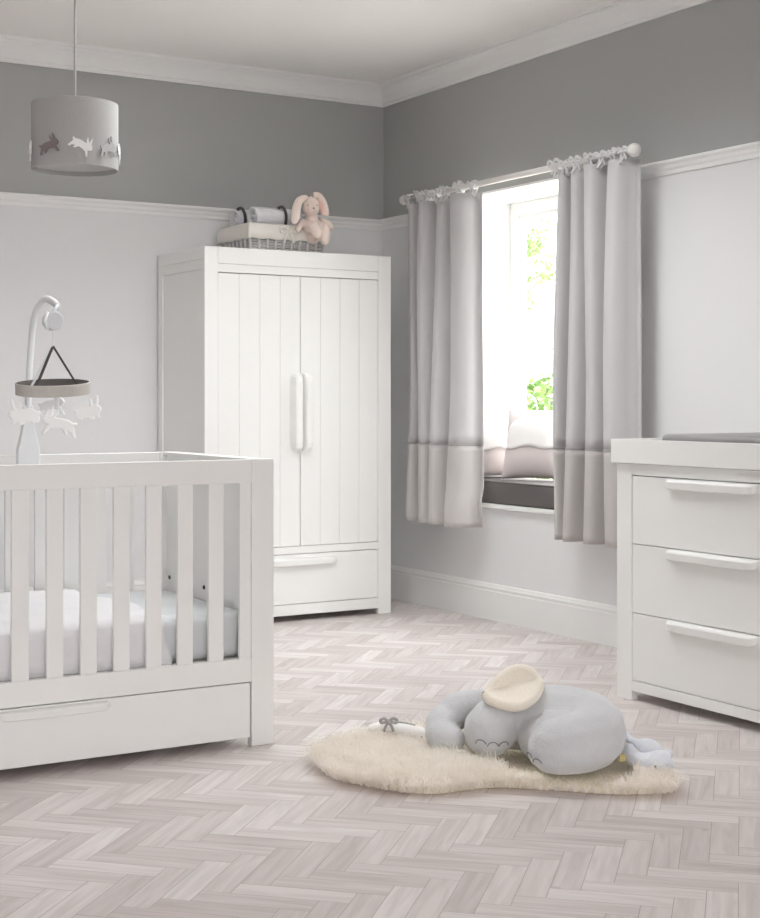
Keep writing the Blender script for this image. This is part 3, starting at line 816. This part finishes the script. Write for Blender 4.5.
# pink plush bunny sitting on the basket rim
pb = root('plush_bunny', 'pale pink plush bunny with long ears sitting at the basket end', 'soft toy', (3.76, 6.84, bz))
def Q(px, py, Y): return P3(px, py, Y)
bm = NB()
yb = 6.815
hd = Q(311, 208, yb); 
ball(bm, hd+Vector((0, 0, .006)), .047, (1, .95, 1.22)); ball(bm, hd+Vector((-.006, -.028, -.014)), .030, (1.1, .9, .9))
chain(bm, [(*Q(312, 219, yb+.01), .034), (*Q(312, 229, yb+.015), .046), (*Q(313, 235, yb+.02), .048)], 6)
chain(bm, [(*Q(309, 229, yb-.01), .030), (*Q(313, 227, yb-.06), .032), (*Q(317, 233, yb-.085), .030), (*Q(318, 234, yb-.09), .026)], 6)    # leg
chain(bm, [(*Q(319, 227, yb-.01), .030), (*Q(324, 228, yb-.055), .030), (*Q(325.5, 236, yb-.065), .026), (*Q(324.5, 241, yb-.065), .024)], 6)  # leg
chain(bm, [(*Q(303, 222, yb), .018), (*Q(300, 226, yb-.02), .017), (*Q(298, 230, yb-.03), .016)], 6)  # arm
chain(bm, [(*Q(322, 221, yb+.02), .018), (*Q(328, 224, yb+.01), .019), (*Q(331, 228, yb), .018)], 6)
soft(obj('body', bm, M['plush_pink'], pb), .006, 5)
def ear(pts, wd_, nm, m):
    bm = NB()
    pp = crom([p for p in pts], 8); n = len(pp)
    rr_ = [wd_*(.55+.45*math.sin(PI*min(1, (k/(n-1))*.62+.12)))*(1 if k < n-2 else .6) for k in range(n)]
    return tube(bm, pp, rr_, 12, flat=(Vector((SN, CS, 0)), .45))
for pts in ([Q(306, 198, yb-.005), Q(300, 200, yb-.02), Q(296.5, 208, yb-.03), Q(295.5, 219, yb-.035), Q(296, 221, yb-.035)], [Q(313, 195.5, yb+.005), Q(318.5, 196.5, yb-.0), Q(323, 204, yb-.01), Q(325, 213, yb-.012), Q(325.5, 216, yb-.012)]):
    e_ = obj('ear', ear(pts, .0235, 'ear', 0), M['plush_pink'], pb, smooth=True)
for pts in ([Q(318, 199, yb-.016), Q(321, 206, yb-.024), Q(322, 214, yb-.026)],):
    obj('ear_lining', tube(NB(), crom(pts, 8), [.004+.008*math.sin(PI*k/16) for k in range(17)], 10, flat=(Vector((SN, CS, 0)), .5)), M['plush_pink_in'], e_, smooth=True, label='dusky pink ear lining')
obj('nose', ball(NB(), hd+Vector((-.012, -.053, -.008)), .0065, (1, .6, .8)), M['nose'], pb, smooth=True)
for dx_ in (-.034, .012): obj('eye', ball(NB(), hd+Vector((dx_, -.042+(.012 if dx_ < 0 else -.003), .010)), .0035), M['nose'], pb, smooth=True)

# ------------------------------------------------------------------ sheepskin rug
def FZ(px, py, z=0.0):
    a = (px-CX)/F; b = (HY-py)/F; t = (z-CAMH)/b
    return Vector(((a*CS+SN)*t, (-a*SN+CS)*t, z))
front = [(316, 768), (332, 781), (360, 788), (392, 794), (428, 797), (462, 793), (500, 790), (540, 792), (575, 794), (615, 797), (650, 797), (676, 794)]
back = [(664, 784), (640, 768), (600, 752), (560, 742), (520, 735), (480, 732), (440, 738), (405, 740), (372, 744), (340, 750), (318, 758)]
RO = [FZ(*p) for p in front+back]
RO = crom(RO+[RO[0]], 4)[:-1]
rc = sum(RO, Vector())/len(RO)
rug = root('sheepskin_rug', 'cream sheepskin rug lying on the herringbone floor', 'rug', (rc.x, rc.y, 0))
bm = NB()
lay = []
for (k, z) in ((.92, .001), (.94, .008), (.9, .016), (.8, .022), (.5, .024)):
    lay.append([bm.verts.new((rc.x+(p.x-rc.x)*k, rc.y+(p.y-rc.y)*k, z)) for p in RO])
for i in range(len(lay)-1):
    for k in range(len(RO)): bm.faces.new((lay[i][k], lay[i][(k+1) % len(RO)], lay[i+1][(k+1) % len(RO)], lay[i+1][k]))
bm.faces.new(lay[0][::-1]); bm.faces.new(lay[-1])
obj('hide', bm, M['hide'], rug, smooth=True)
def inside(x, y):
    c = False; n = len(RO)
    for i in range(n):
        a, b = RO[i], RO[(i+1) % n]
        if (a.y > y) != (b.y > y) and x < (b.x-a.x)*(y-a.y)/(b.y-a.y)+a.x: c = not c
    return c
def edge_dist(x, y):
    p = Vector((x, y)); best = 9; dirv = Vector((0, 0))
    for q_ in RO:
        d_ = Vector((q_.x, q_.y))-p
        if d_.length < best: best = d_.length; dirv = d_
    return best, (dirv.normalized() if dirv.length > 1e-6 else Vector((0, 0)))
EL = FZ(545, 783)            # centre of the elephant (floor)
def L2W(a, b, z): return EL+rx*a+fx*b+Vector((0, 0, z))
press = [(L2W(.10, .0, 0), .16), (L2W(.05, .1, 0), .19), (L2W(-.15, .17, 0), .08), (L2W(-.10, .22, 0), .11)]
def fur():
    rr = random.Random(11); V = []; Fc = []
    xs_ = [p.x for p in RO]; ys_ = [p.y for p in RO]
    x0, x1, y0, y1 = min(xs_), max(xs_), min(ys_), max(ys_)
    cnt = 0
    while cnt < 70000:
        x, y = rr.uniform(x0, x1), rr.uniform(y0, y1)
        if not inside(x, y): continue
        cnt += 1
        pr = any((Vector((x, y))-Vector((c.x, c.y))).length < r_ for c, r_ in press)
        if pr and rr.random() < .75: continue
        ed, dv = edge_dist(x, y)
        n1 = Vector((noise.noise(Vector((x*14, y*14, 1))), noise.noise(Vector((x*14, y*14, 7)))))
        clump = noise.noise(Vector((x*26, y*26, 3)))
        ln = .05*(1+.35*clump)*rr.uniform(.75, 1.15)*(.45 if pr else 1)*(1.45 if rr.random() < .10 and not pr else 1)
        k = max(0, 1-ed/.09)
        dr_ = n1*1.1+dv*(.35+1.2*k)
        dr_ += Vector((rr.uniform(-.35, .35), rr.uniform(-.35, .35)))
        zb = .012+.012*min(1, ed/.06)
        tip = Vector((x, y, zb))+Vector((dr_.x*.75, dr_.y*.75, .72 if not pr else .12))*ln*(1)
        mid = Vector((x, y, zb))+Vector((dr_.x*.25, dr_.y*.25, .55 if not pr else .1))*ln
        tip.z = max(tip.z-.02*k, .003)
        an = rr.uniform(0, PI); wv = Vector((math.cos(an), math.sin(an), 0))*.0011
        i = len(V); b0_ = Vector((x, y, zb-.006))
        V += [b0_-wv, b0_+wv, mid+wv*.9, mid-wv*.9, tip]
        Fc += [(i, i+1, i+2, i+3), (i+3, i+2, i+4)]
    me = bpy.data.meshes.new('fur'); base = WLOC[rug.name]
    me.from_pydata([v-base for v in V], [], Fc); me.materials.append(M['fur'])
    o = bpy.data.objects.new('fur', me); COL.objects.link(o); o.parent = rug; o['kind'] = 'stuff'
fur()

# ------------------------------------------------------------------ plush elephant
el = root('plush_elephant', 'large grey plush elephant cushion curled up on the sheepskin rug', 'soft toy', (EL.x, EL.y, .025))
def LC(a, b, z, r): 
    v = L2W(a, b, z); return (v.x, v.y, v.z, r)
ZE = .03
bm = NB()
chain(bm, [LC(-.09, .24, ZE+.095, .080), LC(.00, .23, ZE+.108, .105), LC(.085, .20, ZE+.110, .112), LC(.150, .115, ZE+.108, .108), LC(.140, .02, ZE+.1, .098), LC(.085, -.03, ZE+.095, .092), LC(.035, -.045, ZE+.09, .085), LC(.012, -.048, ZE+.082, .072)], 9)
chain(bm, [LC(.05, .14, ZE+.09, .08), LC(.075, .08, ZE+.085, .09), LC(.09, .03, ZE+.085, .09)], 6)
chain(bm, [LC(.0, .13, ZE+.07, .07), LC(.03, .06, ZE+.06, .065)], 6)
chain(bm, [LC(-.10, .25, ZE+.11, .082), LC(-.135, .19, ZE+.10, .085), LC(-.152, .165, ZE+.088, .084)], 7)      # front foot
soft(obj('body', bm, M['plush_grey'], el), .0075, 3)
bm = NB()
chain(bm, [LC(-.14, .30, ZE+.125, .068), LC(-.20, .315, ZE+.128, .058), LC(-.245, .315, ZE+.118, .060), LC(-.268, .305, ZE+.098, .053), LC(-.29, .285, ZE+.085, .058), LC(-.30, .26, ZE+.066, .05), LC(-.295, .24, ZE+.055, .052), LC(-.268, .225, ZE+.048, .046)], 9)
# folds of the trunk
tk = obj('trunk', bm, M['plush_grey'], el); soft(tk, .007, 4)
EO = [(485,697),(490,690),(498,682),(506,675),(516,669),(527,667),(537,670),(545,678),(547,687),(542,697),(533,705),(522,710),(510,710),(498,707),(489,703)]
EO = [Vector(((p[0]-516)/350, (690-p[1])/302, 0)) for p in EO]
EO = crom(EO+[EO[0]], 4)[:-1]
e_n = (-fx*.75+Vector((0, 0, .66))).normalized()
def ear_pt(p, v, off=0.0):
    X, Zp = p.x*v, p.y*v
    c = L2W(-.080+X, .185+Zp*.70, ZE+.205+Zp*.71)
    return c+e_n*(off+.020*v**3-.012*math.exp(-((Zp-.02-X*.25)/.02)**2)*v)
bm = NB(); rows = []
vv = [.04, .2, .35, .5, .65, .78, .88, .95, 1.0]
for v in vv: rows.append([bm.verts.new(ear_pt(p, v)) for p in EO])
nE = len(EO)
for j in range(len(vv)-1):
    for i in range(nE): bm.faces.new((rows[j][i], rows[j][(i+1) % nE], rows[j+1][(i+1) % nE], rows[j+1][i]))
bm.faces.new(rows[0])
eo = obj('ear', bm, M['plush_ear'], el, smooth=True, label='cream lined floppy ear')
s_ = eo.modifiers.new('s', 'SOLIDIFY'); s_.thickness = .03; s_.offset = 0
obj('ear_rim', tube(NB(), [ear_pt(p, .95, .002) for p in EO+[EO[0]]], .015, 12, cap=False), M['plush_ear'], eo, smooth=True)
# toe stitching on the front foot and hind foot
def toes(c, r, nrm_list, s):
    for (az, elv) in nrm_list:
        bm = NB(); pts = []
        n0 = (rx*math.sin(az)*math.cos(elv)-fx*math.cos(az)*math.cos(elv)+Vector((0, 0, math.sin(elv)))).normalized()
        t1 = n0.cross(Vector((0, 0, 1))).normalized(); t2 = t1.cross(n0).normalized()
        for k in range(13):
            a = PI*(.02+.96*k/12)
            d_ = (n0+t1*math.cos(a)*s+t2*math.sin(a)*s*.9).normalized()
            pts.append(c+d_*r)
        obj('toe_stitch', tube(bm, pts, .0015, 6), M['stitch_dark'], el)
fc = L2W(-.152, .165, ZE+.088)
toes(fc, .0845, [(-.42, -.30), (.05, -.38), (.50, -.38)], .20)
fc2 = L2W(.012, -.048, ZE+.082)
toes(fc2, .0725, [(-1.25, -.25), (-.75, -.42)], .22)
obj('care_tag', bx(0, .001, 0, .001, 0, .001), M['tag'], el) if False else None
tp = L2W(.236, .03, ZE+.035)
bm = NB(); flat_shape(bm, [(.0, 0), (1, 0), (1, 1), (0, 1)], tp, rx*.02+fx*.01, Vector((0, 0, .02)), .002)
obj('care_tag', bm, M['tag'], el, label='small yellow cloth tag')

# pale soft toy beyond the rump
S0 = FZ(648, 781)
def S(a, b, z): return S0+rx*a+fx*b+Vector((0, 0, z))
def SC(a, b, z, r): v = S(a, b, z); return (v.x, v.y, v.z, r)
st = root('soft_toy', 'small pale blue-grey soft toy lying at the elephant rump on the rug tip', 'soft toy', (S0.x, S0.y, .02))
bm = NB()
chain(bm, [SC(-.046, .05, .085, .018), SC(-.044, .02, .068, .024), SC(-.02, -.01, .058, .030), SC(.012, -.015, .060, .034), SC(.042, -.0, .066, .028)], 7)
chain(bm, [SC(.04, .02, .065, .022), SC(.064, .015, .078, .015)], 5)
chain(bm, [SC(.04, -.01, .055, .02), SC(.064, -.015, .055, .014)], 5)
soft(obj('body', bm, M['plush_pale'], st), .0045, 4)
bm = NB()
chain(bm, [SC(-.050, .10, .115, .014), SC(-.04, .085, .103, .013), SC(-.022, .055, .10, .014), SC(-.002, .03, .097, .025), SC(.018, .02, .09, .027), SC(.036, .01, .078, .018)], 8)
soft(obj('ear', bm, M['plush_pale'], st), .0045, 4)
obj('nose', ball(NB(), S(.012, -.049, .055), .004, sub=1), M['stitch_dark'], st, smooth=True)

# small white toy with a grey bow on the far end of the rug
D0 = FZ(398, 752)
def D(a, b, z): return D0+rx*a+fx*b+Vector((0, 0, z+.014))
def DC(a, b, z, r): v = D(a, b, z); return (v.x, v.y, v.z, r)
wt = root('white_toy', 'small white soft toy with a grey ribbon bow near the elephant trunk', 'soft toy', (D0.x, D0.y, .045))
bm = NB()
chain(bm, [DC(-.085, .05, .052, .014), DC(-.05, .04, .06, .017), DC(-.01, .02, .060, .019), DC(.03, .0, .056, .021), DC(.065, -.02, .052, .022), DC(.08, -.03, .05, .019)], 7)
soft(obj('body', bm, M['felt_white'], wt), .004, 4)
obj('nose', ball(NB(), D(.075, -.052, .045), .0045, sub=1), M['stitch_dark'], wt, smooth=True)
bm = bow(NB(), D(-.03, .0, .083), rx, Vector((0, 0, 1)), .026, .0055)
tube(bm, crom([D(-.03, .0, .080), D(.01, -.01, .084), D(.055, -.02, .078)], 5), .003, 6)
obj('ribbon_bow', bm, M['piping'], wt, smooth=True)

# ------------------------------------------------------------------ outdoors
struct('trim_9', bx(5.2, 40, -20, 60, -.75, -.65), M['pale_ground']) if False else None
g = obj('unseen_ground', bx(XW+TW+.05, 40, -10, 50, -.45, -.4), M['pale_ground'], None, loc=(20, 20, -.4)); g['kind'] = 'structure'  # unseen ground, made pale so its bounce keeps the recess white
def leaves(bm, c, rad, n, s, seed):
    rr = random.Random(seed)
    for k in range(n):
        while True:
            v = Vector((rr.uniform(-1, 1), rr.uniform(-1, 1), rr.uniform(-1, 1)))
            if .35 < v.length < 1: break
        p = Vector(c)+Vector((v.x*rad[0], v.y*rad[1], v.z*rad[2]))
        a = Vector((rr.uniform(-1, 1), rr.uniform(-1, 1), rr.uniform(-1, 1))).normalized(); b = a.cross(Vector((rr.uniform(-1, 1), rr.uniform(-1, 1), rr.uniform(-1, 1)))).normalized()
        q_ = s*rr.uniform(.6, 1.3)
        bm.faces.new([bm.verts.new(p+a*q_), bm.verts.new(p+b*q_*.5), bm.verts.new(p-a*q_), bm.verts.new(p-b*q_*.5)])
    return bm
def PD(px, py, dep):
    a = (px-CX)/F; b = (HY-py)/F
    return Vector(((a*CS+SN)*dep, (-a*SN+CS)*dep, CAMH+b*dep))
bc = PD(548, 404, 12.5)
bs = root('garden_bush', 'bright green leafy bush in the garden outside the window', 'bush', (bc.x, bc.y, -.4))
bm = NB(); 
leaves(bm, (bc.x, bc.y, bc.z-.35), (.75, .75, .62), 2600, .045, 1); leaves(bm, (bc.x+.35, bc.y-.35, bc.z-.02), (.32, .32, .30), 700, .045, 2); leaves(bm, (bc.x-.32, bc.y+.25, bc.z-.15), (.3, .3, .28), 600, .045, 3)
obj('foliage', bm, M['leaf'], bs)
bm = NB()
for k in range(6): tube(bm, [(bc.x+R.uniform(-.06, .06), bc.y+R.uniform(-.06, .06), -.4), (bc.x+R.uniform(-.5, .5), bc.y+R.uniform(-.5, .5), bc.z-.1)], [.02, .008], 6)
obj('stem', bm, M['bark'], bs)
tc_ = PD(522, 420, 15.0)
tr = root('garden_tree', 'thin pale leaved tree in the garden outside the window', 'tree', (tc_.x, tc_.y, -.4))
bm = NB()
TR = [(tc_.x, tc_.y, -.4), PD(522, 400, 15), PD(523, 330, 15), PD(524, 260, 15), PD(522, 190, 15)]
tube(bm, crom(TR, 6), [.05-.0015*k for k in range(25)], 8)
obj('trunk', bm, M['bark'], tr, smooth=True)
for a, b, c in (((523, 300), (535, 285), (558, 270)), ((524, 255), (538, 250), (556, 236)), ((523, 285), (540, 276), (552, 280)), ((523, 340), (536, 355), (560, 345)), ((523, 230), (530, 222), (545, 205)), ((523, 280), (512, 270), (500, 250))):
    obj('branch', tube(NB(), crom([PD(*a, 15), PD(*b, 15.1), PD(*c, 14.9)], 6), [.016-.0009*k for k in range(13)], 6), M['bark'], tr, smooth=True)
bm = NB()
for (px, py, r_, n, sd) in ((534, 242, .13, 120, 4), (526, 303, .10, 70, 5), (541, 272, .14, 60, 6), (551, 268, .14, 50, 7), (524, 280, .09, 40, 8), (545, 215, .2, 60, 9), (510, 250, .3, 120, 10), (526, 250, .1, 40, 12)):
    leaves(bm, PD(px, py, 15), (r_, r_, r_*1.1), n, .035, sd)
obj('foliage', bm, M['leaf_pale'], tr)

# ------------------------------------------------------------------ light
w = bpy.data.worlds.new('world'); sc.world = w; w.use_nodes = True
nt = w.node_tree; bg = nt.nodes['Background']
bg.inputs['Color'].default_value = (.975, .985, 1.0, 1); SKY_LO, SKY_X, SKY_Z = .40, 2.4, 11.0
tcw = nt.nodes.new('ShaderNodeTexCoord'); sx_ = nt.nodes.new('ShaderNodeSeparateXYZ')
nt.links.new(tcw.outputs['Generated'], sx_.inputs[0])
def ramp(sock, a, b, hi):
    mr = nt.nodes.new('ShaderNodeMapRange'); mr.interpolation_type = 'SMOOTHSTEP'
    nt.links.new(sx_.outputs[sock], mr.inputs['Value'])
    mr.inputs['From Min'].default_value = a; mr.inputs['From Max'].default_value = b
    mr.inputs['To Min'].default_value = 0; mr.inputs['To Max'].default_value = hi
    return mr.outputs['Result']
ad = nt.nodes.new('ShaderNodeMath'); nt.links.new(ramp('X', -.1, .6, SKY_X), ad.inputs[0]); nt.links.new(ramp('Z', .33, .75, SKY_Z), ad.inputs[1])
ad2 = nt.nodes.new('ShaderNodeMath'); nt.links.new(ad.outputs[0], ad2.inputs[0]); ad2.inputs[1].default_value = SKY_LO
nt.links.new(ad2.outputs[0], bg.inputs['Strength'])     # an overcast sky, bright overhead and on the window side
def sun(name, az_from, elev, strength, angle, col=(1, 1, 1)):
    l = bpy.data.lights.new(name, 'SUN'); l.energy = strength; l.angle = math.radians(angle); l.color = col
    o = bpy.data.objects.new(name, l); COL.objects.link(o)
    d_ = Vector((math.cos(az_from)*math.cos(elev), math.sin(az_from)*math.cos(elev), math.sin(elev)))
    o.rotation_euler = d_.to_track_quat('Z', 'Y').to_euler()
    o.location = d_*12
    return o
sun('sun', math.radians(-104), math.radians(13), .84, 34)
vs = sc.view_settings
vs.view_transform = 'Standard'; vs.look = 'None'; vs.gamma = 1.0; vs.use_curve_mapping = False
vs.exposure = 0.25
